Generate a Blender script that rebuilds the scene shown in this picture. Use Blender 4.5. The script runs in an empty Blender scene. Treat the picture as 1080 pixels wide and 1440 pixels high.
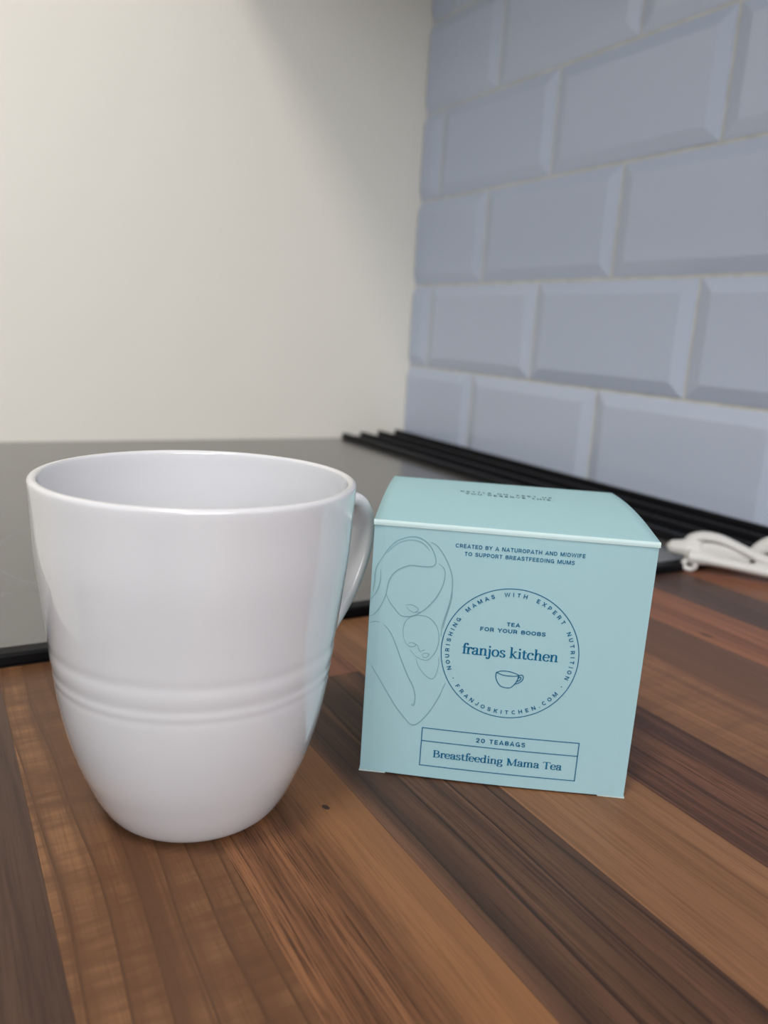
import bpy, bmesh, math, random
from mathutils import Vector, Matrix
PI = math.pi
scene = bpy.context.scene
COL = scene.collection
random.seed(7)

# ------------------------------------------------------------ camera
cam_d = bpy.data.cameras.new('camera')
cam = bpy.data.objects.new('camera', cam_d); COL.objects.link(cam)
R_ = Vector((0.86440255, -0.49893432, 0.06223162))
U_ = Vector((0.05831362, 0.22241537, 0.97320652))
F_ = Vector((0.4994074, 0.83761325, -0.22135108))
M = Matrix((R_, U_, -F_)).transposed().to_4x4()
M.translation = Vector((-0.56547, -0.90524, 0.14092))
cam.matrix_world = M
cam_d.sensor_fit = 'VERTICAL'; cam_d.sensor_height = 7.2; cam_d.sensor_width = 5.4
cam_d.lens = 1107.456 / 1440 * 7.2
cam_d.clip_start = 0.01; cam_d.clip_end = 50
cam_d.dof.use_dof = True
cam_d.dof.focus_distance = 0.235
cam_d.dof.aperture_fstop = cam_d.lens / 2.4          # 2.4 mm pupil
scene.camera = cam

# ------------------------------------------------------------ world, lights, exposure
W = bpy.data.worlds.new('world'); scene.world = W; W.use_nodes = True
bg = W.node_tree.nodes['Background']
bg.inputs[0].default_value = (0.62, 0.74, 1.0, 1); bg.inputs[1].default_value = 1.0
scene.view_settings.view_transform = 'Standard'
scene.view_settings.look = 'None'
scene.view_settings.gamma = 1
scene.view_settings.use_curve_mapping = False
scene.view_settings.exposure = -0.13

def area(name, loc, direction, sx, sy, power, col):
    d = bpy.data.lights.new(name, 'AREA'); d.shape = 'RECTANGLE'; d.size = sx; d.size_y = sy
    d.energy = power; d.color = col
    o = bpy.data.objects.new(name, d); COL.objects.link(o)
    o.location = loc; o.rotation_euler = Vector(direction).to_track_quat('-Z', 'Y').to_euler()
    return o
BACK_Y, LEFT_X, FLOOR_Z, CEIL_Z = -2.9, -2.6, -0.91, 1.5
area('daylight_back_window', (-1.05, BACK_Y - 0.16, 0.97), (0, 1, 0), 1.5, 0.9, 44, (0.97, 0.97, 1.0))
area('cool_fill_left', (LEFT_X - 0.16, -1.1, 0.97), (1, 0, 0), 1.2, 0.9, 3, (0.62, 0.80, 1.0))  # cool fill added from the left, through an unseen window
area('added_ceiling_fill', (-0.95, -1.05, CEIL_Z - 0.06), (0, 0, -1), 0.26, 0.26, 11.5, (1.0, 0.94, 0.86))  # warm top fill, added with the unseen ceiling lamp

# ------------------------------------------------------------ helpers
def tag(o, label=None, cat=None, group=None, kind=None):
    if label: o['label'] = label
    if cat: o['category'] = cat
    if group: o['group'] = group
    if kind: o['kind'] = kind
    return o
def empty(name, loc, label, cat, group=None):
    o = bpy.data.objects.new(name, None); o.empty_display_size = 0.02
    COL.objects.link(o); o.location = loc
    return tag(o, label, cat, group)
def link(name, me, mat=None, parent=None, smooth=False):
    if mat is not None and len(me.materials) == 0: me.materials.append(mat)
    if smooth:
        for p in me.polygons: p.use_smooth = True
    o = bpy.data.objects.new(name, me); COL.objects.link(o)
    if parent is not None:
        o.parent = parent
        o.matrix_parent_inverse = Matrix.Translation(parent.location).inverted()   # meshes are written in world coordinates
    return o
def mesh(verts, faces, name='mesh'):
    me = bpy.data.meshes.new(name); me.from_pydata([tuple(v) for v in verts], [], faces); me.update(); return me
def box_mesh(x0, x1, y0, y1, z0, z1, bev=0.0, seg=2):
    bm = bmesh.new()
    bmesh.ops.create_cube(bm, size=1)
    for v in bm.verts:
        v.co = Vector(((x0 + x1) / 2 + v.co.x * (x1 - x0), (y0 + y1) / 2 + v.co.y * (y1 - y0), (z0 + z1) / 2 + v.co.z * (z1 - z0)))
    if bev > 0:
        bmesh.ops.bevel(bm, geom=list(bm.edges), offset=bev, segments=seg, profile=0.5, affect='EDGES')
    me = bpy.data.meshes.new('box'); bm.to_mesh(me); bm.free(); return me
def join_boxes(lst):
    bm = bmesh.new()
    for b in lst:
        me = box_mesh(*b); bm.from_mesh(me); bpy.data.meshes.remove(me)
    me = bpy.data.meshes.new('boxes'); bm.to_mesh(me); bm.free(); return me
def catmull(P, n=8, closed=False):
    P = [Vector(p) for p in P]; out = []; m = len(P)
    rng = range(m if closed else m - 1)
    for i in rng:
        p1, p2 = P[i], P[(i + 1) % m]
        p0 = P[i - 1] if (i > 0 or closed) else p1 * 2 - p2
        p3 = P[(i + 2) % m] if (i + 2 < m or closed) else p2 * 2 - p1
        for k in range(n):
            t = k / n
            out.append(0.5 * ((2 * p1) + (p2 - p0) * t + (2 * p0 - 5 * p1 + 4 * p2 - p3) * t * t + (3 * p1 - p0 - 3 * p2 + p3) * t ** 3))
    if not closed: out.append(P[-1])
    return out

# ------------------------------------------------------------ materials
def mat(name, col, rough=0.5, spec=0.5, metal=0.0, coat=0.0, coat_rough=0.05, ior=1.5):
    m = bpy.data.materials.new(name); m.use_nodes = True
    b = m.node_tree.nodes['Principled BSDF']
    b.inputs['Base Color'].default_value = (*col, 1); b.inputs['Roughness'].default_value = rough
    b.inputs['Specular IOR Level'].default_value = spec; b.inputs['Metallic'].default_value = metal
    b.inputs['Coat Weight'].default_value = coat; b.inputs['Coat Roughness'].default_value = coat_rough
    b.inputs['IOR'].default_value = ior
    return m
class NT:
    def __init__(s, m): s.t = m.node_tree; s.b = s.t.nodes['Principled BSDF']
    def n(s, typ, **kw):
        o = s.t.nodes.new(typ)
        for k, v in kw.items(): setattr(o, k, v)
        return o
    def l(s, a, b): s.t.links.new(a, b)
    def pos(s, scale=(1, 1, 1), off=(0, 0, 0)):
        g = s.n('ShaderNodeNewGeometry'); mp = s.n('ShaderNodeMapping')
        mp.inputs['Scale'].default_value = scale; mp.inputs['Location'].default_value = off
        s.l(g.outputs['Position'], mp.inputs['Vector']); return mp.outputs[0]
    def noise(s, vec, scale, detail=3, rough=0.5, dist=0.0):
        o = s.n('ShaderNodeTexNoise'); o.inputs['Scale'].default_value = scale; o.inputs['Detail'].default_value = detail
        o.inputs['Roughness'].default_value = rough; o.inputs['Distortion'].default_value = dist
        s.l(vec, o.inputs['Vector']); return o.outputs['Fac']
    def ramp(s, fac, stops):
        o = s.n('ShaderNodeValToRGB'); e = o.color_ramp.elements
        while len(e) < len(stops): e.new(0.5)
        for i, (p, c) in enumerate(stops):
            e[i].position = p; e[i].color = (*c, 1) if len(c) == 3 else c
        s.l(fac, o.inputs[0]); return o.outputs[0]
    def mix(s, fac, a, b, mode='MIX'):
        o = s.n('ShaderNodeMix', data_type='RGBA', blend_type=mode)
        for sock, v in ((o.inputs[0], fac), (o.inputs[6], a), (o.inputs[7], b)):
            if isinstance(v, (int, float)): sock.default_value = v
            elif isinstance(v, tuple): sock.default_value = (*v, 1)
            else: s.l(v, sock)
        return o.outputs[2]
    def bump(s, h, strength, dist, target='Normal'):
        o = s.n('ShaderNodeBump'); o.inputs['Strength'].default_value = strength; o.inputs['Distance'].default_value = dist
        s.l(h, o.inputs['Height']); s.l(o.outputs[0], s.b.inputs[target]); return o

def lin(r, g, b):
    f = lambda c: (c / 255 / 12.92) if c / 255 <= 0.04045 else ((c / 255 + 0.055) / 1.055) ** 2.4
    return (f(r), f(g), f(b))

m_wall = mat('cream satin wall paint', (0.88, 0.845, 0.755), 0.40, 0.4)
t = NT(m_wall)
t.bump(t.noise(t.pos(), 9.0, 3, 0.5), 0.12, 0.01)
m_wall_plain = mat('room wall paint', (0.72, 0.70, 0.66), 0.7, 0.3)
m_ceiling = mat('white ceiling paint', (0.8, 0.8, 0.78), 0.8, 0.2)
m_floor = mat('grey vinyl floor', (0.28, 0.26, 0.24), 0.5, 0.4)
m_grout = mat('grey grout', (0.52, 0.50, 0.45), 0.85, 0.2)
t = NT(m_grout); t.l(t.ramp(t.noise(t.pos(), 60, 3), [(0.3, (0.56, 0.565, 0.54)), (0.7, (0.68, 0.685, 0.66))]), t.b.inputs['Base Color'])
m_tile = mat('pale blue grey glazed ceramic', (0.46, 0.53, 0.64), 0.07, 0.5)
t = NT(m_tile)
oi = t.n('ShaderNodeObjectInfo')
t.l(t.ramp(oi.outputs['Random'], [(0.0, (0.52, 0.59, 0.72)), (1.0, (0.56, 0.625, 0.745))]), t.b.inputs['Base Color'])
t.bump(t.noise(t.pos(), 22.0, 2, 0.5), 0.10, 0.004)
m_hob = mat('black ceramic hob glass', (0.115, 0.108, 0.102), 0.19, 0.5, ior=1.95)
m_black = mat('black enamelled metal', (0.004, 0.004, 0.006), 0.5, 0.2)
m_trim = mat('black hob edge trim', (0.004, 0.004, 0.005), 0.5, 0.15)
m_ring = mat('grey printed zone ring', (0.26, 0.255, 0.25), 0.35, 0.4)
m_porc = mat('white glazed porcelain', (0.745, 0.745, 0.765), 0.2, 0.5, coat=1.0, coat_rough=0.02)
m_plastic = mat('white moulded plastic', (0.70, 0.69, 0.66), 0.35, 0.5)
m_hole = mat('dark brown hole fill', (0.10, 0.055, 0.02), 0.7)  # dark brown plug colour inside the lug's hole
m_card = mat('mint green printed card', lin(165, 202, 208), 0.75, 0.2)
t = NT(m_card)
v = t.noise(t.pos(), 900.0, 2, 0.5); t.bump(v, 0.05, 0.0003)
m_raw = mat('pale raw card edge', lin(196, 214, 212), 0.8, 0.2)
m_crease = mat('worn card fold with painted highlight', lin(200, 224, 224), 0.5, 0.4)  # worn fold, with its highlight put into the paler colour
m_ink = mat('teal blue printing ink', lin(4, 98, 138), 0.6, 0.15)
m_line = mat('grey blue printed line', lin(128, 166, 176), 0.5, 0.3)
m_inktop = mat('dark grey green ink', lin(45, 80, 88), 0.5, 0.3)
m_cab = mat('white cabinet laminate', (0.7, 0.7, 0.68), 0.4, 0.4)
m_frame = mat('white window frame plastic', (0.8, 0.8, 0.8), 0.35, 0.5)
m_shade = mat('white lamp diffuser', (0.85, 0.85, 0.82), 0.5)
m_pane = bpy.data.materials.new('window glass'); m_pane.use_nodes = True
nt = m_pane.node_tree; nt.nodes.clear()
o_ = nt.nodes.new('ShaderNodeOutputMaterial'); mx = nt.nodes.new('ShaderNodeMixShader'); mx.inputs[0].default_value = 0.07
tr = nt.nodes.new('ShaderNodeBsdfTransparent'); gl = nt.nodes.new('ShaderNodeBsdfGlossy'); gl.inputs['Roughness'].default_value = 0.02
nt.links.new(tr.outputs[0], mx.inputs[1]); nt.links.new(gl.outputs[0], mx.inputs[2]); nt.links.new(mx.outputs[0], o_.inputs[0])

def wood(name, dark, light, seed, streak=0.5, straight=False, mottle=0.0, edge=None, pore=0.35, ringn=0.5, rs=None, rd=3.2):
    """laminate stave printed as walnut: grain runs along y.  dark/light in sRGB 0-255"""
    m = mat(name, (0.2, 0.1, 0.05), 0.42, 0.28)
    t = NT(m); off = (seed * 1.37, seed * 2.11, seed * 0.7)
    wob = t.n('ShaderNodeVectorMath', operation='MULTIPLY_ADD')       # bend the grain a little
    nz = t.n('ShaderNodeTexNoise'); nz.inputs['Scale'].default_value = 1.0; nz.inputs['Detail'].default_value = 1
    t.l(t.pos((9, 5, 9), off), nz.inputs['Vector'])
    g = t.n('ShaderNodeNewGeometry')
    wob.inputs[1].default_value = (0.006 if straight else 0.022, 0, 0)
    t.l(nz.outputs['Color'], wob.inputs[0]); t.l(g.outputs['Position'], wob.inputs[2])
    def mp(scale, o=(0, 0, 0)):
        q = t.n('ShaderNodeMapping'); q.inputs['Scale'].default_value = scale
        q.inputs['Location'].default_value = tuple(off[i] + o[i] for i in range(3)); t.l(wob.outputs[0], q.inputs['Vector']); return q.outputs[0]
    D, L = lin(*dark), lin(*light)
    mid = tuple((D[i] * 0.55 + L[i] * 0.45) for i in range(3))
    broad = t.noise(mp((95, 3.2, 1)), 1.0, 3, 0.55)
    c = t.ramp(broad, [(0.32, D), (0.5, mid), (0.66, L)]) if not streak else t.ramp(broad, [(0.5 - 0.34 * (1 - streak * 0.6), D), (0.5, mid), (0.5 + 0.30 * (1 - streak * 0.6), L)])
    # narrow dark growth lines, a few mm apart
    fine = t.noise(mp((330, 5, 1), (3, 1, 0)), 1.0, 3, 0.6)
    c = t.mix(t.ramp(fine, [(0.30, (0.75,) * 3), (0.48, (0, 0, 0))]), c, tuple(x * 0.8 for x in D))
    # pores: short thin dashes
    pores = t.noise(t.pos((1900, 42, 1), off), 1.0, 3, 0.65)
    c = t.mix(t.ramp(pores, [(0.34, (pore,) * 3), (0.50, (0, 0, 0))]), c, tuple(x * 0.45 for x in D))
    # dark contour lines (annual rings cut lengthwise)
    w = t.n('ShaderNodeTexWave', wave_type='BANDS', bands_direction='X', wave_profile='SAW')
    w.inputs['Scale'].default_value = rs or (30.0 if not straight else 45.0)
    w.inputs['Distortion'].default_value = rd; w.inputs['Detail'].default_value = 2; w.inputs['Detail Scale'].default_value = 1.6
    t.l(mp((1, 0.12, 1), (2, 0, 0)), w.inputs['Vector'])
    c = t.mix(t.ramp(w.outputs['Fac'], [(0.0, (0, 0, 0)), (0.02, (ringn,) * 3), (0.06, (ringn * .9,) * 3), (0.13, (ringn * .35,) * 3), (0.55, (0, 0, 0))]), c, tuple(x * 0.7 for x in D))
    if mottle:
        q = t.noise(t.pos((14, 90, 1), off), 1.0, 4, 0.65)
        c = t.mix(t.ramp(q, [(0.38, (mottle,) * 3), (0.56, (0, 0, 0))]), c, tuple(x * 0.9 for x in D))
        q2 = t.noise(t.pos((60, 420, 1), off), 1.0, 2, 0.5)
        c = t.mix(t.ramp(q2, [(0.35, (mottle * 0.5,) * 3), (0.55, (0, 0, 0))]), c, tuple(x * 0.8 for x in D))
    if edge:                                                          # a darker heartwood band inside the stave
        sx = t.n('ShaderNodeSeparateXYZ'); t.l(wob.outputs[0], sx.inputs[0])
        mr = t.n('ShaderNodeMapRange'); mr.interpolation_type = 'SMOOTHSTEP'
        mr.inputs[1].default_value, mr.inputs[2].default_value = edge[0], edge[1]
        t.l(sx.outputs[0], mr.inputs[0])
        mm = t.n('ShaderNodeMath', operation='MULTIPLY'); mm.inputs[1].default_value = edge[2]; t.l(mr.outputs[0], mm.inputs[0])
        c = t.mix(mm.outputs[0], c, lin(*edge[3]))
    t.l(c, t.b.inputs['Base Color'])
    sp = t.noise(t.pos((1, 1, 1), off), 2600.0, 1, 0.5)
    t.bump(sp, 0.10, 0.0003)
    return m

# ------------------------------------------------------------ the room
def struct(name, me, m): return tag(link(name, me, m), kind='structure')
wall_back = struct('wall_end', box_mesh(LEFT_X, 0.12, 0.0, 0.12, FLOOR_Z, CEIL_Z), m_wall)
wall_right = struct('wall_right', box_mesh(-0.0002, 0.12, BACK_Y, 0.0, FLOOR_Z, CEIL_Z), m_grout)
struct('floor', box_mesh(LEFT_X - 0.12, 0.12, BACK_Y - 0.12, 0.12, FLOOR_Z - 0.05, FLOOR_Z), m_floor)
struct('ceiling', box_mesh(LEFT_X - 0.12, 0.12, BACK_Y - 0.12, 0.12, CEIL_Z, CEIL_Z + 0.05), m_ceiling)
wz0, wz1 = 0.50, 1.42
bx0, bx1 = -1.8, -0.3
struct('wall_back', join_boxes([(LEFT_X, bx0, BACK_Y - 0.12, BACK_Y, FLOOR_Z, CEIL_Z), (bx1, 0.12, BACK_Y - 0.12, BACK_Y, FLOOR_Z, CEIL_Z),
    (bx0, bx1, BACK_Y - 0.12, BACK_Y, FLOOR_Z, wz0), (bx0, bx1, BACK_Y - 0.12, BACK_Y, wz1, CEIL_Z)]), m_wall_plain)
ly0, ly1 = -1.7, -0.5
struct('wall_left', join_boxes([(LEFT_X - 0.12, LEFT_X, BACK_Y - 0.12, ly0, FLOOR_Z, CEIL_Z), (LEFT_X - 0.12, LEFT_X, ly1, 0.12, FLOOR_Z, CEIL_Z),
    (LEFT_X - 0.12, LEFT_X, ly0, ly1, FLOOR_Z, wz0), (LEFT_X - 0.12, LEFT_X, ly0, ly1, wz1, CEIL_Z)]), m_wall_plain)
def window(name, a0, a1, axis, c):
    k = 0.045
    rects = [(a0, a0 + k, wz0, wz1), (a1 - k, a1, wz0, wz1), (a0 + k, a1 - k, wz0, wz0 + k), (a0 + k, a1 - k, wz1 - k, wz1), ((a0 + a1) / 2 - k / 2, (a0 + a1) / 2 + k / 2, wz0 + k, wz1 - k)]
    if axis == 'x': bs = [(r[0], r[1], c - 0.05, c, r[2], r[3]) for r in rects]; p = (a0 + k, a1 - k, c - 0.028, c - 0.022, wz0 + k, wz1 - k)
    else: bs = [(c - 0.05, c, r[0], r[1], r[2], r[3]) for r in rects]; p = (c - 0.028, c - 0.022, a0 + k, a1 - k, wz0 + k, wz1 - k)
    w = tag(link(name, join_boxes(bs), m_frame), kind='structure')
    link('pane', box_mesh(*p), m_pane, w)
window('window_1', bx0, bx1, 'x', BACK_Y - 0.05)
window('fill_window', ly0, ly1, 'y', LEFT_X - 0.05)  # unseen window, added to go with the cool fill

# ------------------------------------------------------------ wall tiles: bevelled metro tiles in running bond
TH, TW, Z0, YJ = 0.1025, 0.2025, 0.1007, -0.0409
GAP = 0.0030
def tile_mesh(y0, y1, z0, z1, cut_hi=False, cut_lo=False, b=0.0135, rise=0.0032):
    """face towards -x; y0<y1. bevelled on the four sides except a cut side"""
    a0 = y0 + (0 if cut_lo else b); a1 = y1 - (0 if cut_hi else b)
    c0, c1 = z0 + b * 0.9, z1 - b * 0.9
    xo, xi, xb = -0.0008, -0.0008 - rise, 0.0012
    s = 0.0008                                     # small glaze radius at the rim
    def ring(x, p0, p1, q0, q1): return [(x, p0, q0), (x, p1, q0), (x, p1, q1), (x, p0, q1)]
    V = ring(xb, y0, y1, z0, z1) + ring(xo + 0.0005, y0, y1, z0, z1) + ring(xo, y0 + s, y1 - s, z0 + s, z1 - s)
    V += ring(xi + 0.0003, a0 + (-s if not cut_lo else s), a1 + (s if not cut_hi else -s), c0 - s, c1 + s)
    V += ring(xi, a0 + (s * .6 if not cut_lo else s * 1.6), a1 - (s * .6 if not cut_hi else s * 1.6), c0 + s * .6, c1 - s * .6)
    F = [(19, 18, 17, 16)]
    for k in range(4):
        for i in range(4):
            j = (i + 1) % 4; F.append((k * 4 + i, k * 4 + 4 + i, k * 4 + 4 + j, k * 4 + j))
    me = mesh(V, F, 'tile'); 
    bm = bmesh.new(); bm.from_mesh(me); bmesh.ops.recalc_face_normals(bm, faces=bm.faces); bm.to_mesh(me); bm.free()
    return me
full = None
for k in range(-0, 9):                              # row k hangs below grout line k
    z1 = Z0 + k * TH - GAP / 2; z0 = z1 - TH + GAP
    z0 = max(z0, 0.0006)
    n = 0
    ys = [0.0]
    y = YJ - (TW / 2 if k % 2 == 0 else 0)
    while y > -1.9: ys.append(y); y -= TW
    for i in range(len(ys) - 1):
        hi = ys[i] - (GAP / 2 if i else 0.0006); lo = ys[i + 1] + GAP / 2
        cut = (i == 0)
        if cut or k == 0:
            me = tile_mesh(lo, hi, z0, z1, cut_hi=cut)
            o = link('tile', me, m_tile, wall_right)
        else:
            if full is None:
                full = tile_mesh(-(TW - GAP) / 2, (TW - GAP) / 2, -(TH - GAP) / 2, (TH - GAP) / 2); full.materials.append(m_tile)
            o = bpy.data.objects.new('tile', full); COL.objects.link(o); o.parent = wall_right
            o.location = (random.uniform(-.0003, .0003), (lo + hi) / 2, (z0 + z1) / 2)
            o.rotation_euler = (0, random.uniform(-.003, .003), random.uniform(-.003, .003))

# ------------------------------------------------------------ worktop of laminate staves
HY = -0.5755                                        # front edge of the hob
XL = -0.635
wt = empty('worktop', (-0.32, -1.2, -0.038), 'multi-tone walnut stave worktop running along the tiled wall in front of the black hob', 'worktop')
link('core', join_boxes([(XL, -0.0012, -1.9, HY - 0.002, -0.038, -0.003), ]), mat('worktop core', lin(110, 75, 50), 0.6), wt)
edges = [XL] + [-0.3657 + 0.045 * k for k in range(-4, 9)]
edges[1] = -0.5456
edges = [XL, -0.5906] + edges[1:]
edges[-1] = -0.0012
DG, RB, TN, GB = 'dark', 'red', 'tan', 'gold'
spec = {}
W_dark0 = wood('wood grey walnut', (60, 43, 35), (92, 68, 54), 1.0, 0.4, mottle=0.1, pore=.4, ringn=.3)
W_gold = wood('wood golden walnut', (98, 66, 44), (156, 112, 76), 2.3, 0.6, mottle=0.75, pore=.3, ringn=1.0, rs=40, rd=2.5)
W_red = wood('wood straight red walnut', (86, 56, 39), (150, 102, 68), 3.1, 0.6, straight=True, pore=.9, ringn=.5, edge=(-0.4800, -0.4640, 0.55, (156, 108, 70)))
W_dark1 = wood('wood dark heart walnut', (64, 45, 36), (120, 84, 62), 4.7, 0.6, pore=.5, ringn=1.0, rs=26, rd=3.5)
W_far = wood('wood plain red walnut', (104, 66, 50), (136, 90, 66), 5.2, 0.3)
W_tan = wood('wood pale walnut', (124, 86, 60), (160, 114, 80), 6.4, 0.25, pore=.4, ringn=.5)
W_dark2 = wood('wood dark red walnut', (70, 46, 38), (128, 86, 64), 7.9, 0.6, straight=True, pore=.9, ringn=.4)
W_mot = wood('wood pale figured walnut', (108, 74, 52), (158, 112, 80), 8.8, 0.35, mottle=0.4)
W_band = wood('wood pale walnut with heart band', (128, 84, 60), (164, 112, 80), 9.5, 0.3, edge=(-0.2625, -0.2560, 0.65, (80, 58, 48)))
W_red2 = wood('wood warm walnut', (118, 74, 52), (160, 104, 74), 10.3, 0.3)
W_dark3 = wood('wood dusky walnut', (68, 50, 44), (92, 66, 56), 11.9, 0.2)
cols = [W_dark1, W_dark0, W_gold, W_red, W_dark1, W_tan, W_dark2, W_mot, W_band, W_red2, W_dark3, W_red2, W_dark2, W_tan, W_dark3]
allw = [W_gold, W_red, W_dark1, W_tan, W_dark2, W_mot, W_red2, W_dark3, W_dark0]
for i in range(len(edges) - 1):
    x0, x1 = edges[i], edges[i + 1]
    joints = [HY - 0.0016]
    if i == 4: joints.append(-0.634)
    y = -0.98 - 0.19 * ((i * 7) % 5) / 5
    while y > -1.85: joints.append(y); y -= 0.34 + 0.06 * ((i * 3) % 4)
    joints.append(-1.9)
    for j in range(len(joints) - 1):
        m = cols[i] if j == 0 else allw[(i * 5 + j * 3) % len(allw)]
        if i == 4: m = W_far if j == 0 else (W_dark1 if j == 1 else m)
        ya, yb = joints[j], joints[j + 1]
        link('stave', box_mesh(x0, x1, yb, ya, -0.0029, 0.0, 0.00008, 1), m, wt)
# knots in the print
def disc(cx, cy, z, rx, ry, seg=16, rot=0):
    V = [(cx, cy, z + 0.00008)]; V += [(cx + rx * math.cos(a) * math.cos(rot) - ry * math.sin(a) * math.sin(rot), cy + rx * math.cos(a) * math.sin(rot) + ry * math.sin(a) * math.cos(rot), z + 0.00003) for a in [2 * PI * k / seg for k in range(seg)]]
    return mesh(V, [(0, 1 + k, 1 + (k + 1) % seg) for k in range(seg)])
m_knot = mat('dark wood knot', lin(58, 34, 22), 0.5)
link('knot', disc(-0.4668, -0.7165, 0, 0.0009, 0.0015, rot=0.3), m_knot, wt)
link('knot', disc(-0.2240, -0.6626, 0, 0.0012, 0.004, rot=0.1), m_knot, wt)

# base cabinets below the worktop (out of the photograph's frame, they carry it)
cb = empty('base_cabinet', (-0.3, -1.2, FLOOR_Z), 'white base cabinet carrying the walnut worktop', 'cabinet')
link('body', box_mesh(-0.58, -0.002, -1.88, -0.002, FLOOR_Z + 0.1, -0.038), m_cab, cb)
link('plinth', box_mesh(-0.53, -0.002, -1.86, -0.002, FLOOR_Z, FLOOR_Z + 0.1), m_cab, cb)
for k in range(3):
    y1 = -0.004 - k * 0.626
    d_ = link('door', box_mesh(-0.6, -0.581, y1 - 0.62, y1, FLOOR_Z + 0.11, -0.042, 0.002), m_cab, cb)

# ------------------------------------------------------------ hob
hob = empty('hob', (-0.3, -0.28, 0), 'flat black ceramic glass hob set into the worktop, greyish with reflections', 'hob')
link('glass', box_mesh(XL, -0.0045, HY + 0.0076, -0.0008, -0.0375, 0.0050, 0.0006), m_hob, hob)
link('edge_trim', box_mesh(XL, -0.0045, HY - 0.0015, HY + 0.0075, 0.0001, 0.0056, 0.0012), m_trim, hob)
def ring_mesh(cx, cy, z, r, w, seg=96):
    V = []; F = []
    for k in range(seg):
        a = 2 * PI * k / seg
        V += [(cx + (r - w) * math.cos(a), cy + (r - w) * math.sin(a), z), (cx + r * math.cos(a), cy + r * math.sin(a), z)]
        j = (k + 1) % seg; F.append((2 * k, 2 * k + 1, 2 * j + 1, 2 * j))
    return mesh(V, F)
link('zone_ring', ring_mesh(-0.4521, -0.4386, 0.00506, 0.0856, 0.0011), m_ring, hob)

# ------------------------------------------------------------ black ribbed strip at the back of the hob, along the tiles
vent = empty('ribbed_grille', (-0.05, -0.28, 0.005), 'low black ribbed metal grille lying along the foot of the tiled wall', 'grille')
link('base_plate', box_mesh(-0.098, -0.0045, -0.583, -0.002, 0.0057, 0.0078, 0.0006), m_black, vent)
for k in range(4):
    xc = -0.0905 + k * 0.0262; zt = 0.0118 + 0.0014 * k
    # rib profile: steep lip towards the room, slope down towards the wall
    prof = [(-0.0070, 0.0062), (-0.0068, zt - 0.0012), (-0.0058, zt - 0.0002), (-0.0040, zt), (0.0010, zt - 0.0010), (0.0080, zt - 0.0036), (0.0120, 0.0085), (0.0120, 0.0062)]
    if k == 3: prof = [(min(a, 0.0070), b) for a, b in prof]
    V = [(xc + a, yy, b) for yy in (-0.5815, -0.003) for a, b in prof]; n_ = len(prof)
    F = [tuple(range(n_)), tuple(reversed(range(n_, 2 * n_)))] + [(i + 1, i, n_ + i, n_ + i + 1) for i in range(n_ - 1)] + [(0, n_ - 1, 2 * n_ - 1, n_)]
    me = mesh(V, F); bm = bmesh.new(); bm.from_mesh(me); bmesh.ops.recalc_face_normals(bm, faces=bm.faces); bm.to_mesh(me); bm.free()
    link('rib', me, m_black, vent)

# ------------------------------------------------------------ mug
MX, MY, MH = -0.5000, -0.6939, 0.0994
mug = empty('mug', (MX, MY, 0), 'large glossy white porcelain mug with embossed rings, standing left of the box', 'mug')
base = [(0.0, 0.0228), (0.0008, 0.0247), (0.002, 0.0261), (0.004, 0.02745), (0.0075, 0.0293), (0.0119, 0.0312), (0.018, 0.0336), (0.0249, 0.03565), (0.032, 0.0373), (0.0398, 0.0386),
        (0.0500, 0.0398), (0.0596, 0.0408), (0.070, 0.0420), (0.0795, 0.0430), (0.090, 0.0435), (0.096, 0.0438), (0.0985, 0.0439)]
def interp(pts, z):
    for a, b in zip(pts, pts[1:]):
        if a[0] <= z <= b[0]: return a[1] + (b[1] - a[1]) * (z - a[0]) / (b[0] - a[0])
    return pts[-1][1]
cm = catmull([(z, r, 0) for z, r in base], 6); cb_ = [(p.x, p.y) for p in cm]
def groove(z):
    d = 0
    for zc, s, a in ((0.0538, 0.0016, 0.00013), (0.0472, 0.0014, 0.00013), (0.0440, 0.0012, 0.00009)): d -= a * math.exp(-((z - zc) / s) ** 2)
    for zc, s, a in ((0.0507, 0.0018, 0.00006), (0.0456, 0.0012, 0.00005)): d += a * math.exp(-((z - zc) / s) ** 2)
    return d
prof = [(0.0, 0.0), (0.0195, 0.0), (0.0203, 0.0)]
zz = 0.0
outer = []
while zz < 0.0984: outer.append((interp(cb_, zz) + groove(zz), zz)); zz += 0.0005 if (zz < 0.005 or 0.038 < zz < 0.060) else 0.002
prof = [(0.0, 0.0012), (0.0180, 0.0012), (0.0190, 0.0002), (0.0210, 0.0)] + outer
T = 0.0024
rim_r = 0.04385
for k in range(9):                                   # rounded lip
    a = PI * k / 8
    prof.append((rim_r - T / 2 + T / 2 * math.cos(a), 0.0985 + T * 0.42 * math.sin(a)))
zz = 0.0965
while zz > 0.006: prof.append((interp(cb_, zz) - T - 0.0006 * (1 - zz / 0.1), zz)); zz -= 0.003
prof += [(0.0225, 0.0050), (0.0185, 0.0042), (0.008, 0.0038), (0.0, 0.0038)]
def lathe(prof, cx, cy, seg=128):
    V = []; F = []; idx = []
    for r, z in prof:
        if r < 1e-6: idx.append([len(V)]); V.append((cx, cy, z))
        else:
            idx.append(list(range(len(V), len(V) + seg)))
            V += [(cx + r * math.cos(2 * PI * k / seg), cy + r * math.sin(2 * PI * k / seg), z) for k in range(seg)]
    for a, b in zip(idx, idx[1:]):
        for k in range(seg):
            j = (k + 1) % seg
            if len(a) == 1: F.append((a[0], b[j], b[k]))
            elif len(b) == 1: F.append((a[k], a[j], b[0]))
            else: F.append((a[k], a[j], b[j], b[k]))
    return mesh(V, F)
link('body', lathe(prof, MX, MY), m_porc, mug, smooth=True)
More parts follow.
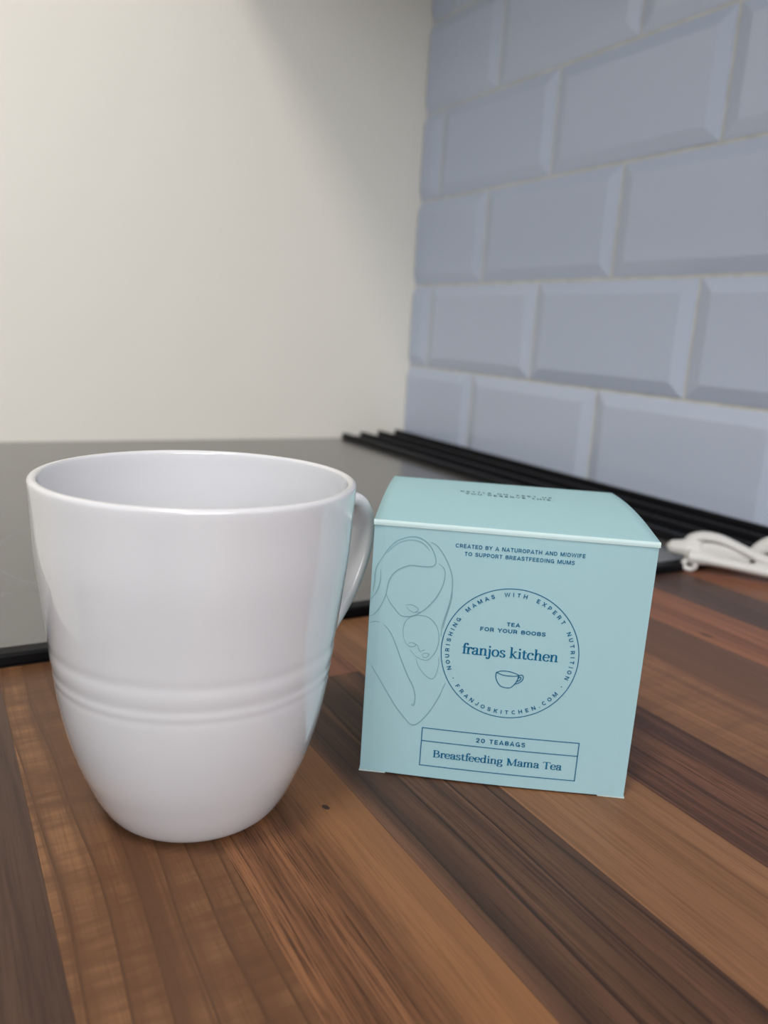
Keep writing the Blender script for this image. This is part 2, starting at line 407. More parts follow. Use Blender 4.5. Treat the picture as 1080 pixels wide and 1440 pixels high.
# handle: broad flat strap swept in a radial plane
HA = math.atan2(0.34, 0.94)
hd = Vector((math.cos(HA), math.sin(HA), 0)); hs = Vector((-hd.y, hd.x, 0))
path = catmull([(0.0420, 0, 0.0825), (0.0480, 0, 0.0850), (0.0570, 0, 0.0865), (0.0650, 0, 0.0840), (0.0690, 0, 0.0760), (0.0675, 0, 0.0650), (0.0615, 0, 0.0530), (0.0530, 0, 0.0430), (0.0455, 0, 0.0360), (0.0385, 0, 0.0305)], 8)
V = []; F = []; NS = 20
for i, p in enumerate(path):
    tn = (path[min(i + 1, len(path) - 1)] - path[max(i - 1, 0)]).normalized()
    nr = Vector((tn.z, 0, -tn.x))
    tt = i / (len(path) - 1); flare = 1 + 0.35 * max(0, 1 - tt / 0.12) ** 2 + 0.35 * max(0, (tt - 0.88) / 0.12) ** 2
    hw, ht = 0.0062 * flare, 0.0026 * flare
    for k in range(NS):
        a = 2 * PI * k / NS; ca, sa = math.cos(a), math.sin(a)
        e = 2 / 2.8
        u = math.copysign(abs(ca) ** e, ca) * hw; w_ = math.copysign(abs(sa) ** e, sa) * ht
        q = p + nr * w_
        V.append(Vector((MX, MY, 0)) + hd * q.x + hs * u + Vector((0, 0, q.z)))
for i in range(len(path) - 1):
    for k in range(NS):
        j = (k + 1) % NS; F.append((i * NS + k, i * NS + j, (i + 1) * NS + j, (i + 1) * NS + k))
F.append(tuple(range(NS))); F.append(tuple(reversed(range(len(V) - NS, len(V)))))
me = mesh(V, F); bm = bmesh.new(); bm.from_mesh(me); bmesh.ops.recalc_face_normals(bm, faces=bm.faces); bm.to_mesh(me); bm.free()
link('handle', me, m_porc, mug, smooth=True)

# ------------------------------------------------------------ tea carton
BW, BD, BH = 0.08599, 0.07841, 0.08505
YAW = -0.6173
O = Vector((-0.447836, -0.702403, 0.0)); Ux = Vector((math.cos(YAW), math.sin(YAW), 0)); Nf = Vector((math.sin(YAW), -math.cos(YAW), 0)); Dp = -Nf
ctr = O + Ux * BW / 2 + Dp * BD / 2
carton = empty('tea_box', tuple(ctr), 'square mint green cardboard tea carton with blue print, right of the mug', 'box')
def bow(t): return 0.0017 * math.sin(PI * min(max(t, 0), 1))
def bulge(u, v): return 0.0011 * math.sin(PI * min(max(u, 0), 1)) * (1 - max(v, 0) ** 2) + 0.0003 * math.sin(PI * min(max(u, 0), 1)) * math.sin(PI * v)
def FP(u, v, lift=0.0):
    """point on the front panel, u right 0..1 and v up 0..1"""
    return O + Ux * (BW * u) + Vector((0, 0, BH * v)) + Nf * (bulge(u, v) + lift)
ZB = 0.0006
rr_ = 0.0005
per = []                                            # outline of the carton: (u, t, kind)
n = 24
for i in range(n + 1): per.append((i / n, 0.0, 'f'))
for i in range(1, n): per.append((1.0, i / n, 'r'))
for i in range(n + 1): per.append((1 - i / n, 1.0, 'b'))
for i in range(1, n): per.append((0.0, 1 - i / n, 'l'))
def chamfer(u, t):
    c = 0.006
    return u, t
V = []; F = []; NV = 20; m_ = len(per)
for j in range(NV + 1):
    v = j / NV
    for u, t_, s in per:
        p = O + Ux * (BW * u) + Dp * (BD * t_)
        if s == 'f': p += Nf * bulge(u, v)
        if s == 'b': p -= Nf * bulge(u, v)
        if s == 'r': p += Ux * (0.0008 * math.sin(PI * t_) * math.sin(PI * v))
        if s == 'l': p -= Ux * (0.0008 * math.sin(PI * t_) * math.sin(PI * v))
        if u in (0.0, 1.0) and t_ in (0.0, 1.0):    # soften the corner folds
            p += Ux * (rr_ * (0.5 - u)) + Dp * (rr_ * (0.5 - t_))
        z = ZB + (BH - 0.0004 + bow(t_) - ZB) * v
        V.append(p + Vector((0, 0, z)))
for j in range(NV):
    for i in range(m_):
        k = (i + 1) % m_; F.append((j * m_ + i, j * m_ + k, (j + 1) * m_ + k, (j + 1) * m_ + i))
link('body', mesh(V, F), m_card, carton, smooth=False)
# top panel with a rounded front fold
V = []; F = []; NU, NT_ = 24, 28
rows = [(-0.00018, -0.0006), (-0.00016, -0.0002), (0.0, 0.00006), (0.0002, 0.0001)] + [(0.0002 + (BD - 0.0002) * i / NT_, 0.0001) for i in range(1, NT_ + 1)]
for d_, dz in rows:
    for i in range(NU + 1):
        u = i / NU; t_ = d_ / BD
        z = BH + dz + (bow(t_) * (0.85 + 0.15 * abs(2 * u - 1)) + 0.0004 * math.sin(PI * u) * math.sin(PI * max(t_, 0)))
        V.append(O + Ux * (BW * u) + Dp * d_ + Vector((0, 0, z)))
for j in range(len(rows) - 1):
    for i in range(NU):
        a = j * (NU + 1) + i; F.append((a, a + 1, a + NU + 2, a + NU + 1))
lid = link('lid', mesh(V, F), m_card, carton, smooth=True)
md = lid.modifiers.new('t', 'SOLIDIFY'); md.thickness = 0.0004; md.offset = -1
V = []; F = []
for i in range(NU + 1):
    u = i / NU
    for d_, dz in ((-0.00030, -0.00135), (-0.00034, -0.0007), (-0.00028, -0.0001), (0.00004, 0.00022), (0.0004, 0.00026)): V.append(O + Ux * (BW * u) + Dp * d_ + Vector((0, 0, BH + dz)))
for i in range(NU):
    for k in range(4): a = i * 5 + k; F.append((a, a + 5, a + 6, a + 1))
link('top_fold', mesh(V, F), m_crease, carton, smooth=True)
# bottom panel and the raw card tabs that peep out below the front corners
def prism(u0, u1, t0, t1, z0, z1):
    c = [(u0, t0), (u1, t0), (u1, t1), (u0, t1)]
    V = [O + Ux * (BW * a) + Dp * b + Vector((0, 0, z)) for z in (z0, z1) for a, b in c]
    return mesh(V, [(3, 2, 1, 0), (4, 5, 6, 7), (0, 1, 5, 4), (1, 2, 6, 5), (2, 3, 7, 6), (3, 0, 4, 7)])
link('bottom_panel', prism(0.01, 0.99, 0.0008, BD - 0.0008, 0.0, 0.0010), m_card, carton)
tag(link('bottom_flap', prism(0.0, 0.10, -0.0002, 0.03, 0.0001, 0.0005), m_raw, carton), 'white raw card flap')
tag(link('bottom_flap', prism(0.90, 1.0, -0.0002, 0.03, 0.0001, 0.0005), m_raw, carton), 'white raw card flap')

# ---- printing -----------------------------------------------------
LIFT = 0.00012
def print_mesh(V2, F, name, m, label=None, on='front', lift=LIFT):
    if on == 'front': V = [FP(x, y, lift) for x, y in V2]
    else:
        V = []
        for x, y in V2:
            z = BH + 0.0001 + bow(y) * (0.85 + 0.15 * abs(2 * x - 1)) + 0.0004 * math.sin(PI * x) * math.sin(PI * y)
            V.append(O + Ux * (BW * x) + Dp * (BD * y) + Vector((0, 0, z + lift)))
    me = mesh(V, F); o = link(name, me, m, carton)
    return o
AR = BW / BH                                         # u-length -> v-length
def stroke(pts, w, closed=False, wf=None):
    """polyline ribbon in (u,v), width in u units; aspect handled"""
    P = [Vector((p[0], p[1] / AR)) for p in pts]; n = len(P); V = []; F = []
    for i in range(n):
        a = P[i - 1] if (i > 0 or closed) else P[i]; b = P[(i + 1) % n] if (i < n - 1 or closed) else P[i]
        d = (b - a); d = d.normalized() if d.length > 1e-9 else Vector((1, 0))
        nn = Vector((-d.y, d.x)); ww = (wf(d, i / (n - 1)) if wf else w) / 2
        for s in (1, -1): q = P[i] + nn * ww * s; V.append((q.x, q.y * AR))
    for i in range(n if closed else n - 1):
        j = (i + 1) % n; F.append((2 * i, 2 * i + 1, 2 * j + 1, 2 * j))
    return V, F
def merge(parts):
    V = []; F = []
    for a, b in parts:
        k = len(V); V += a; F += [tuple(i + k for i in f) for f in b]
    return V, F
def cv(*p, n=6): return [(q.x, q.y) for q in catmull([(a, b, 0) for a, b in p], n)]
def ov(cx, cy, rx, ry, a0=0, a1=360, n=26): return [(cx + rx * math.cos(math.radians(a0 + (a1 - a0) * k / n)), cy + ry * math.sin(math.radians(a0 + (a1 - a0) * k / n))) for k in range(n + 1)]
_D = ov(.42, .5, .36, .39, 90, -90, 12); _bw = lambda y, x, r, h: ov(x, y, r, h, 90, -90, 10)
# heavy wide capitals: cap height 1, strokes centred .11 inside the outline
SANS = {
 'A': (.98, [[(.08, 0), (.49, .93), (.90, 0)], [(.22, .30), (.76, .30)]]), 'B': (.88, [[(.15, .11), (.15, .89)], [(.15, .89), (.45, .89)] + _bw(.71, .48, .23, .18) + [(.15, .53)], [(.15, .53), (.5, .53)] + _bw(.32, .52, .25, .21) + [(.15, .11)]]),
 'C': (.95, [ov(.50, .5, .37, .39, 42, 318)]), 'D': (.94, [[(.15, .11), (.15, .89)], [(.15, .89)] + [(x + .04, y) for x, y in _D] + [(.15, .11)]]),
 'E': (.82, [[(.15, 0), (.15, 1)], [(.15, .89), (.74, .89)], [(.15, .5), (.68, .5)], [(.15, .11), (.76, .11)]]), 'F': (.78, [[(.15, 0), (.15, 1)], [(.15, .89), (.72, .89)], [(.15, .48), (.64, .48)]]),
 'G': (1.0, [ov(.50, .5, .37, .39, 42, 340), [(.52, .44), (.87, .44)], [(.85, .48), (.85, 0)]]), 'H': (.95, [[(.15, 0), (.15, 1)], [(.80, 0), (.80, 1)], [(.15, .5), (.80, .5)]]),
 'I': (.40, [[(.20, 0), (.20, 1)]]), 'J': (.72, [[(.55, 1), (.55, .36)] + ov(.32, .34, .23, .24, 0, -180, 10)]), 'K': (.92, [[(.15, 0), (.15, 1)], [(.82, 1), (.22, .42)], [(.36, .55), (.84, 0)]]),
 'L': (.74, [[(.15, 1), (.15, .0)], [(.15, .11), (.70, .11)]]), 'M': (1.12, [[(.14, 0), (.14, 1)], [(.98, 0), (.98, 1)], [(.18, .96), (.56, .10), (.94, .96)]]), 'N': (.97, [[(.14, 0), (.14, 1)], [(.82, 0), (.82, 1)], [(.18, .93), (.78, .07)]]),
 'O': (1.02, [ov(.51, .5, .39, .39)]), 'P': (.85, [[(.15, 0), (.15, 1)], [(.15, .89), (.45, .89)] + _bw(.64, .47, .25, .25) + [(.15, .39)]]),
 'R': (.90, [[(.15, 0), (.15, 1)], [(.15, .89), (.45, .89)] + _bw(.66, .48, .24, .23) + [(.15, .43)], [(.50, .43), (.68, .32), (.74, 0)]]),
 'S': (.86, [cv((.74, .72), (.62, .87), (.42, .90), (.20, .83), (.16, .68), (.30, .56), (.55, .48), (.72, .36), (.70, .18), (.48, .09), (.24, .13), (.12, .30))]),
 'T': (.84, [[(.42, 0), (.42, 1)], [(.05, .89), (.79, .89)]]), 'U': (.94, [[(.15, 1), (.15, .42)] + ov(.47, .42, .32, .32, 180, 360, 14) + [(.79, 1)]]), 'V': (.92, [[(.07, 1), (.46, .07), (.85, 1)]]),
 'W': (1.32, [[(.08, 1), (.36, .07), (.66, .93), (.96, .07), (1.24, 1)]]), 'X': (.92, [[(.08, 1), (.84, 0)], [(.84, 1), (.08, 0)]]), 'Y': (.90, [[(.06, 1), (.45, .46), (.84, 1)], [(.45, .48), (.45, 0)]]),
 '2': (.86, [cv((.14, .64), (.20, .84), (.42, .91), (.66, .84), (.69, .64), (.48, .42), (.16, .11)) , [(.10, .11), (.76, .11)]]), '0': (.90, [ov(.45, .5, .32, .39)]),
 '.': (.34, [[(.17, 0), (.17, .2)]]), ',': (.34, [[(.18, .18), (.12, -.12)]]), ' ': (.50, []),
}
def glyph(c, wt=.20):
    V = []; F = []
    for pl in SANS[c][1]:
        cl = (abs(pl[0][0] - pl[-1][0]) + abs(pl[0][1] - pl[-1][1])) < 1e-6 and len(pl) > 8
        P = [Vector(p) for p in (pl[:-1] if cl else pl)]; n = len(P); k0 = len(V)
        for i in range(n):
            a = P[i - 1] if (i or cl) else None; b = P[(i + 1) % n] if (i < n - 1 or cl) else None
            d1 = (P[i] - a).normalized() if a is not None else None; d2 = (b - P[i]).normalized() if b is not None else None
            d1 = d1 or d2; d2 = d2 or d1
            d = (d1 + d2); d = d.normalized() if d.length > .3 else d1
            c_ = max(.55, abs(d.dot(d1))); nn = Vector((-d.y, d.x)) * (wt / 2 / c_)
            V += [tuple(P[i] + nn), tuple(P[i] - nn)]
        for i in range(n if cl else n - 1):
            j = (i + 1) % n; F.append((k0 + 2 * i, k0 + 2 * i + 1, k0 + 2 * j + 1, k0 + 2 * j))
    return V, F
def text_fit(s, u0, u1, v0, v1, wt=.20, track=.10):
    parts = []; x = 0
    for c in s:
        V, F = glyph(c, wt)
        parts.append(([(a + x, b) for a, b in V], F)); x += SANS[c][0] + track
    x -= track; V, F = merge(parts)
    return [(u0 + a / x * (u1 - u0), v0 + b * (v1 - v0)) for a, b in V], F
CU, CV, CR = 0.522, 0.540, 0.247
print_mesh(*merge([text_fit('CREATED BY A NATUROPATH AND MIDWIFE', .295, .751, .9245, .9395, .175), text_fit('TO SUPPORT BREASTFEEDING MUMS', .329, .716, .8965, .9115, .175)]), 'tagline_print', m_ink)
circ = [(CU + CR * math.cos(2 * PI * k / 128), CV + CR * AR * math.sin(2 * PI * k / 128)) for k in range(128)]
print_mesh(*stroke(circ, 0.0030, True), 'badge_circle', m_ink)
def arc_text(s, a0, a1, r, h, inward=False):
    wt_ = {'I': 0.62, 'M': 1.18, 'W': 1.22, ' ': 1.05, '.': 0.7, 'J': 0.9}
    w = [wt_.get(c, 1.0) for c in s]; cen = []; x = 0
    for c in w: cen.append(x + c / 2); x += c
    parts = []
    for c, q in zip(s, cen):
        if c == ' ': continue
        f = (q - cen[0]) / (cen[-1] - cen[0]); a = math.radians(a0 + (a1 - a0) * f)
        V, F = glyph(c, .19); mx_ = SANS[c][0] / 2
        sc = h
        rot = a + PI / 2 if inward else a - PI / 2
        ox, oy = CU + r * math.cos(a), r * math.sin(a)
        out = []
        for px, py in V:
            lx, ly_ = (px - mx_) * sc, (py - 0.5) * sc
            out.append((ox + lx * math.cos(rot) - ly_ * math.sin(rot), CV + AR * (oy + lx * math.sin(rot) + ly_ * math.cos(rot))))
        parts.append((out, F))
    return parts
ring = arc_text('NOURISHING MAMAS WITH EXPERT NUTRITION', 199.3, -18.4, 0.225, 0.0155) + arc_text('FRANJOSKITCHEN.COM', 218.8, 322.1, 0.226, 0.0155, True)
for a in (209.9, -28.3):
    a = math.radians(a); k = [(CU + .2245 * math.cos(a) + .0021 * math.cos(q * PI / 6), CV + AR * (.2245 * math.sin(a) + .0021 * math.sin(q * PI / 6))) for q in range(12)]
    ring.append((k, [tuple(range(12))]))
print_mesh(*merge(ring), 'badge_ring_text', m_ink)
print_mesh(*merge([text_fit('TEA', .501, .5495, .6475, .6625), text_fit('FOR YOUR BOOBS', .408, .643, .6215, .6370)]), 'badge_slogan', m_ink)

# lettering with thick and thin strokes and serifs: each glyph = (advance, strokes[, dots, serifs])
def el(cx, cy, rx, ry, a0=0, a1=360, n=28):
    return [(cx + rx * math.cos(math.radians(a0 + (a1 - a0) * k / n)), cy + ry * math.sin(math.radians(a0 + (a1 - a0) * k / n))) for k in range(n + 1)]
def sm(*p, n=7): return [(q.x, q.y) for q in catmull([(a, b, 0) for a, b in p], n)]
def sf(x, y, w=.19): return ('s', [(x - w, y), (x + w, y)])
def dot(x, y): return ('d', (x, y))
def vs(x, y0, y1): return [(x, y0 + (y1 - y0) * k / 4) for k in range(5)]
arch = lambda x0, x1: sm((x0, .66), (x0 + .1, .9), ((x0 + x1) / 2 + .06, 1.0), (x1 - .03, .88), (x1, .64), (x1, .0))
G = {
 'f': (.50, [sm((.62, 1.44), (.52, 1.56), (.38, 1.52), (.28, 1.32), (.26, 1.0), (.26, 0)), ('s', [(.04, .97), (.56, .97)]), sf(.28, .03, .2), dot(.60, 1.43)]),
 'r': (.60, [vs(.2, 0, .98), sm((.2, .62), (.3, .9), (.46, 1.0), (.56, .95)), sf(.22, .03), ('s', [(.04, .97), (.2, .97)]), dot(.55, .9)]),
 'a': (.80, [sm((.13, .80), (.2, .96), (.38, 1.0), (.55, .9), (.58, .68), (.58, .15), (.66, .02), (.78, .08)), sm((.58, .60), (.35, .52), (.14, .38), (.12, .14), (.28, 0), (.46, .06), (.58, .24)), dot(.16, .80)]),
 'n': (.94, [vs(.2, 0, .98), arch(.2, .7), sf(.2, .03), sf(.72, .03), ('s', [(.04, .97), (.2, .97)])]),
 'm': (1.42, [vs(.2, 0, .98), arch(.2, .68), arch(.68, 1.16), sf(.2, .03, .17), sf(.68, .03, .17), sf(1.18, .03, .17), ('s', [(.04, .97), (.2, .97)])]),
 'h': (.94, [vs(.2, 0, 1.58), arch(.2, .7), sf(.2, .03), sf(.72, .03), ('s', [(.03, 1.57), (.2, 1.57)])]),
 'k': (.90, [vs(.2, 0, 1.58), ('s', [(.66, .97), (.24, .46)]), sm((.34, .56), (.5, .3), (.74, .0)), sf(.2, .03), sf(.76, .03, .15), sf(.64, .97, .15), ('s', [(.03, 1.57), (.2, 1.57)])]),
 'i': (.44, [vs(.22, 0, .98), sf(.22, .03), ('s', [(.05, .97), (.22, .97)]), dot(.2, 1.36)]),
 'j': (.42, [sm((.24, .98), (.24, .2), (.22, -.2), (.08, -.42), (-.08, -.36)), ('s', [(.06, .97), (.24, .97)]), dot(.22, 1.36), dot(-.05, -.34)]),
 't': (.56, [sm((.24, 1.28), (.24, .8), (.24, .24), (.30, .04), (.44, .02), (.54, .14)), ('s', [(.03, .97), (.52, .97)])]),
 'o': (.90, [el(.45, .49, .33, .49)]),
 'c': (.78, [el(.44, .49, .33, .49, 48, 318), dot(.64, .80)]),
 'e': (.80, [el(.42, .49, .32, .49, 8, 322), ('s', [(.12, .54), (.73, .54)])]),
 's': (.68, [sm((.54, .78), (.46, .95), (.3, 1.0), (.14, .88), (.14, .70), (.3, .54), (.48, .42), (.57, .24), (.46, .04), (.28, 0), (.12, .12), (.09, .24))]),
 'd': (.94, [vs(.68, .0, 1.58), el(.40, .49, .29, .49), ('s', [(.50, 1.57), (.68, 1.57)]), ('s', [(.68, .03), (.86, .03)])]),
 'g': (.86, [el(.38, .66, .25, .33), sm((.24, .36), (.12, .22), (.24, .08), (.5, .06), (.70, -.06), (.66, -.32), (.40, -.44), (.14, -.36), (.10, -.16), (.24, .04)), ('s', [(.54, .90), (.78, 1.0)])]),
 'B': (1.04, [vs(.24, 0, 1.42), sm((.24, 1.40), (.56, 1.40), (.78, 1.26), (.78, .96), (.58, .78), (.24, .76)), sm((.24, .76), (.62, .74), (.88, .58), (.88, .22), (.62, .03), (.24, .03)), ('s', [(.05, 1.40), (.3, 1.40)]), ('s', [(.05, .03), (.3, .03)])]),
 'M': (1.52, [sm((.26, 1.38), (.26, .7), (.24, 0)), ('k', [(.26, 1.38), (.5, .7), (.74, .02)]), ('s', [(.74, .02), (1.22, 1.38)]), vs(1.26, 0, 1.42), sf(.24, .03, .17), sf(1.27, .03, .2), ('s', [(.06, 1.40), (.3, 1.40)]), ('s', [(1.2, 1.40), (1.46, 1.40)])]),
 'T': (1.06, [vs(.55, 0, 1.40), ('s', [(.08, 1.38), (1.02, 1.38)]), ('s', [(.09, 1.40), (.06, 1.14)]), ('s', [(1.01, 1.40), (1.04, 1.14)]), sf(.55, .03, .2)]),
 ' ': (.42, []),
}
def serif_text(s, u0, u1, vb, xh, thick=.2, thin=.075):
    adv = sum(G[c][0] for c in s); sc = (u1 - u0) / adv; x = 0; parts = []
    svy = xh / (1.0)                                  # v units per x-height
    for c in s:
        a, items = G[c]
        def tr(p): return (u0 + (x + p[0]) * sc, vb + p[1] * svy)
        for it in items:
            if it[0] == 's': parts.append(stroke([tr(p) for p in it[1]], thin * sc * 1.15))
            elif it[0] == 'k': parts.append(stroke([tr(p) for p in it[1]], thick * sc * 1.1))
            elif it[0] == 'd':
                cx_, cy_ = tr(it[1]); r = .115 * sc
                parts.append(([(cx_ + r * math.cos(q * PI / 5), cy_ + r * AR * math.sin(q * PI / 5)) for q in range(10)], [tuple(range(10))]))
            else: parts.append(stroke([tr(p) for p in it], 0, wf=lambda d, f: (thin + (thick - thin) * min(1, abs(d.y) * 1.05) ** 1.3) * sc))
        x += a
    return merge(parts)
print_mesh(*serif_text('franjos kitchen', .350, .697, .5275, .0260), 'shop_name_print', m_ink)
print_mesh(*serif_text('Breastfeeding Mama Tea', .276, .757, .0960, .0200), 'tea_name_print', m_ink)
# little cup drawing under the name
def P_(pts, w=0.0032, closed=False, mt=None): return stroke([(q.x, q.y) for q in catmull([(a / 100, b / 100, 0) for a, b in pts], 6, closed)], w, closed)
print_mesh(*merge([P_([(48.1, 46.6), (50.0, 47.35), (53.0, 47.35), (56.3, 46.3), (54.5, 45.75), (51, 45.75), (48.1, 46.6)]),
    P_([(48.1, 46.6), (48.2, 44.4), (49.2, 42.4), (50.6, 41.2), (53.3, 41.0), (54.8, 42.2), (55.9, 44.2), (56.3, 46.3)]),
    P_([(56.2, 45.9), (57.2, 46.5), (57.95, 45.9), (57.7, 44.4), (56.4, 43.2), (54.9, 42.6)]),
    P_([(56.0, 44.8), (56.7, 45.6), (57.15, 45.3), (56.8, 44.4), (55.5, 43.6)])]), 'cup_drawing', m_ink)
# label frame at the bottom
def seg(a, b, w=0.0034): return stroke([(a[0] + (b[0] - a[0]) * k / 16, a[1] + (b[1] - a[1]) * k / 16) for k in range(17)], w)
print_mesh(*merge([seg((.2285, .213), (.8105, .213)), seg((.2285, .057), (.8105, .057)), seg((.2295, .0555), (.2295, .2145)), seg((.809, .0555), (.809, .2145)), seg((.2295, .1595), (.809, .1595))]), 'label_frame', m_ink)
print_mesh(*text_fit('20 TEABAGS', .431, .614, .1765, .1950, .20, .2), 'count_print', m_ink)
# line drawing of a mother and a baby
LD = {'hair1': [(4.0, 86.6), (5.4, 89.2), (8.1, 92.5), (11.2, 94.3), (14.1, 95.0), (17.0, 94.7), (19.8, 93.0), (21.8, 90.4), (23.0, 87.2), (22.7, 85.2), (20.9, 84.4), (17.2, 84.3), (14.0, 84.3), (10.4, 82.7), (7.9, 80.2), (6.6, 77.0), (6.0, 72.6), (5.0, 69.4), (3.6, 66.4), (1.8, 64.2), (0.5, 63.5)],
 'hair1b': [(5.2, 88.1), (8.2, 91.4), (11.3, 93.2), (14.4, 93.8), (17.4, 93.2), (19.3, 91.9), (20.5, 90.4)],
 'face': [(6.0, 72.6), (7.4, 69.9), (9.8, 67.0), (11.8, 65.0), (14.0, 64.7), (16.7, 65.4), (19.5, 67.3), (22.0, 69.9), (24.4, 73.5), (26.2, 77.9), (26.7, 81.9), (26.0, 84.4), (24.0, 85.9)],
 'side': [(4.0, 86.6), (2.3, 83.4), (1.6, 80.5), (1.6, 77.1), (1.2, 73.0)], 'side2': [(3.5, 81.8), (3.7, 78.4), (3.1, 74.9), (1.9, 72.0), (0.6, 70.1)],
 'veil': [(20.8, 93.6), (23.0, 92.5), (25.6, 89.4), (28.0, 85.1), (29.4, 80.8), (29.6, 75.2), (28.7, 69.4), (27.7, 65.3), (27.1, 61.7), (27.0, 58.3)],
 'veil2': [(29.6, 78.0), (29.8, 73.5), (28.8, 68.2), (27.9, 64.1), (27.5, 61.6)],
 'mouth': [(13.3, 69.0), (14.5, 69.4), (16.1, 69.3), (18.1, 68.1), (16.8, 66.6), (14.9, 67.3), (13.7, 68.5)], 'mouth2': [(16.8, 66.6), (19.0, 67.0)],
 'baby': [(15.9, 53.0), (14.1, 54.9), (13.2, 58.0), (13.2, 60.9), (14.3, 63.7), (16.7, 65.3), (19.1, 65.7), (22.1, 65.2), (24.7, 62.9), (26.0, 59.9), (26.4, 56.4), (25.7, 52.8), (24.0, 49.7), (22.2, 48.5), (19.7, 49.0), (17.7, 50.3), (16.2, 52.0)],
 'babyeye': [(15.4, 54.4), (16.6, 54.8), (18.0, 54.4), (17.8, 53.6), (16.4, 53.2), (15.5, 53.6)], 'babynose': [(18.0, 54.4), (18.8, 53.9), (19.5, 52.2), (20.4, 51.4)],
 'babymouth': [(20.3, 52.0), (21.7, 52.6)], 'babym2': [(20.6, 50.3), (21.5, 51.2), (23.1, 51.1), (22.9, 50.1), (21.6, 49.5), (20.7, 50.2)],
 'chin': [(18.6, 48.9), (19.4, 46.3), (21.2, 43.8), (23.2, 42.0), (25.2, 41.4), (26.4, 43.5), (27.0, 47.1), (26.9, 50.0)], 'arm': [(0.6, 60.8), (2.5, 61.6), (4.4, 61.5)],
 'arm2': [(5.8, 60.8), (8.2, 58.4), (10.7, 53.7), (13.3, 47.4), (16.2, 41.2), (18.4, 37.2), (19.3, 33.7), (19.2, 30.3), (18.6, 29.8), (18.2, 30.2), (18.9, 30.6)],
 'body': [(2.2, 44.2), (4.9, 40.0), (8.6, 34.3), (12.3, 28.7), (15.9, 24.5), (17.7, 22.5), (19.4, 21.9), (21.6, 23.3), (25.1, 28.2), (28.0, 34.3), (29.3, 38.1), (30.0, 40.4)]}
parts = []
for k, pts in LD.items():
    w0 = 0.0026 if k in ('hair1', 'face', 'body', 'veil', 'arm2') else 0.0018
    cc = [(q.x, q.y) for q in catmull([(a / 100, b / 100, 0) for a, b in pts], 6)]
    parts.append(stroke(cc, w0, wf=lambda d, f, w0=w0: w0 * (0.65 + 0.7 * math.sin(PI * f) ** 0.7)))
print_mesh(*merge(parts), 'line_drawing', m_line)
print_mesh(*merge([text_fit('KETTLE ON, FEET UP.', .305, .70, .590, .622, .15, .3), text_fit('YOU DESERVE THIS.', .325, .688, .535, .567, .15, .3)]), 'lid_print', m_inktop, on='top')

# ------------------------------------------------------------ white plastic utensil at the right edge
PW = Vector((-0.125, -0.578, 0)); RW = Vector((0.59636276, -0.80271506, 0)); FW = Vector((0.80271506, 0.59636276, 0))
ut = empty('plastic_utensil', (PW.x, PW.y, 0), 'white moulded plastic utensil with an arched end and small holed lug at the right edge', 'utensil')
def LP(a, z, d=0.0): return PW + RW * a + FW * d + Vector((0, 0, z))
def skin_tube(pts, name, m, closed=False, flat=1.0, n=6):
    """pts: (a, z, depth, radius)"""
    C = catmull([(a, z, d) for a, z, d, r in pts], n, closed)
    rs = catmull([(r, 0, 0) for a, z, d, r in pts], n, closed)
    P = [LP(p.x, p.y, p.z) for p in C]; V = []; F = []; S = 14; N = len(P)
    for i in range(N):
        a = P[i - 1] if (i or closed) else P[i]; b = P[(i + 1) % N] if (i < N - 1 or closed) else P[i]
        tn = (b - a).normalized(); s1 = tn.cross(FW).normalized(); s2 = tn.cross(s1)
        for k in range(S):
            q = 2 * PI * k / S; V.append(P[i] + s1 * math.cos(q) * rs[i].x + s2 * math.sin(q) * rs[i].x * flat)
    for i in range(N if closed else N - 1):
        j = (i + 1) % N
        for k in range(S): l = (k + 1) % S; F.append((i * S + k, i * S + l, j * S + l, j * S + k))
    if not closed:
        for base_, c, sgn in ((0, P[0] - (P[1] - P[0]).normalized() * rs[0].x * .7, 1), ((N - 1) * S, P[-1] + (P[-1] - P[-2]).normalized() * rs[-1].x * .7, -1)):
            V.append(c); ci = len(V) - 1
            for k in range(S):
                l = (k + 1) % S; F.append((base_ + l, base_ + k, ci) if sgn > 0 else (base_ + k, base_ + l, ci))
    return mesh(V, F)
def join_meshes(ms, remesh=0.0):
    bm = bmesh.new()
    for q in ms: bm.from_mesh(q)
    bmesh.ops.recalc_face_normals(bm, faces=bm.faces)
    me = bpy.data.meshes.new('j'); bm.to_mesh(me); bm.free(); return me
arm = skin_tube([(-0.0085, 0.0150, 0.004, .0030), (-0.0065, 0.0190, 0.004, .0036), (0.0000, 0.0222, 0.004, .0034), (0.010, 0.0225, 0.003, .0032), (0.020, 0.0196, 0.003, .0030), (0.0300, 0.0162, 0.002, .0030), (0.040, 0.0130, 0.002, .0034), (0.060, 0.0115, 0.002, .0036), (0.085, 0.0105, 0.002, .0036)], 'a', m_plastic, flat=1.8)
low = skin_tube([(-0.0060, 0.0100, -0.003, .0060), (0.0020, 0.0098, -0.003, .0050), (0.010, 0.0088, -0.003, .0036), (0.025, 0.0078, -0.003, .0034), (0.045, 0.0068, -0.003, .0038), (0.085, 0.0056, -0.003, .0040)], 'l', m_plastic, flat=1.5)
nub = skin_tube([(-0.0190, 0.0130, 0.002, .0042), (-0.0140, 0.0128, 0.002, .0054), (-0.0080, 0.0135, 0.001, .0058), (0.0, 0.0140, 0.000, .0050)], 'n', m_plastic, flat=1.3)
body = link('body', join_meshes([arm, low, nub]), m_plastic, ut, smooth=True)
rm = body.modifiers.new('r', 'REMESH'); rm.mode = 'VOXEL'; rm.voxel_size = 0.0007; rm.use_smooth_shade = True
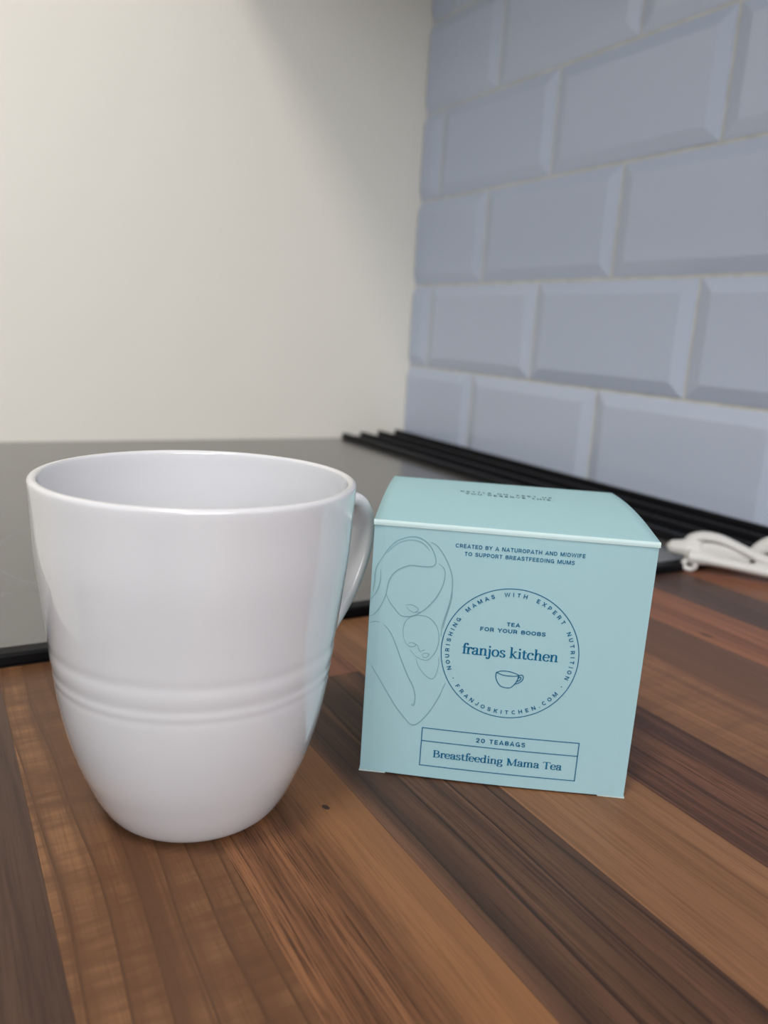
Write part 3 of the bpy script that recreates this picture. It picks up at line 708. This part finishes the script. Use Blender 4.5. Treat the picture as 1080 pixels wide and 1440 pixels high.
sm_ = body.modifiers.new('s', 'SMOOTH'); sm_.iterations = 5; sm_.factor = 0.5
web = skin_tube([(0.000, 0.0155, 0.001, .0034), (0.012, 0.0150, 0.001, .0052), (0.022, 0.0138, 0.001, .0040), (0.030, 0.0120, 0.001, .0028)], 'w', m_plastic, flat=0.45)
link('web', web, m_plastic, ut, smooth=True)
lug = skin_tube([(-0.0052 + 0.0036 * math.cos(q * PI / 4), 0.0041 + 0.0028 * math.sin(q * PI / 4) + 0.0005, -0.007, .0019) for q in range(8)], 'g', m_plastic, closed=True, flat=1.6)
link('lug', lug, m_plastic, ut, smooth=True)
hole = skin_tube([(-0.0052, 0.0048, -0.0070, .0014), (-0.0050, 0.0049, -0.0070, .0014)], 'h', m_hole)
link('lug_plug', hole, m_hole, ut, smooth=True)
lobe = skin_tube([(0.0320, 0.0150, 0.010, .0032), (0.0365, 0.0190, 0.010, .0046), (0.0430, 0.0226, 0.010, .0056), (0.0520, 0.0240, 0.010, .0060), (0.0640, 0.0215, 0.010, .0055), (0.0780, 0.0160, 0.008, .0045), (0.086, 0.0110, 0.004, .0040)], 'b', m_plastic, flat=1.2)
link('upper_arm', lobe, m_plastic, ut, smooth=True)

# ------------------------------------------------------------ wall cabinet above the tiles (unseen, added over the top edge of the frame to shade the corner)
wc = empty('shading_cabinet', (-0.17, -0.6, 0.60), 'unseen white wall cabinet added above the hob to shade the corner', 'cabinet')
link('body', box_mesh(-0.31, -0.0045, -1.22, -0.02, 0.60, 1.35, 0.001), m_cab, wc)
for k in range(2):
    d_ = link('door', box_mesh(-0.330, -0.3105, -1.22 + k * 0.601, -1.22 + k * 0.601 + 0.598, 0.602, 1.348, 0.002), m_cab, wc)

# ------------------------------------------------------------ ceiling lamp (unseen, added behind the camera for warm top light)
lamp = empty('added_ceiling_lamp', (-0.95, -1.05, CEIL_Z), 'unseen square white ceiling lamp added for top fill light', 'lamp')
link('lamp_body', box_mesh(-1.09, -0.81, -1.19, -0.91, CEIL_Z - 0.045, CEIL_Z - 0.001, 0.004), m_shade, lamp)
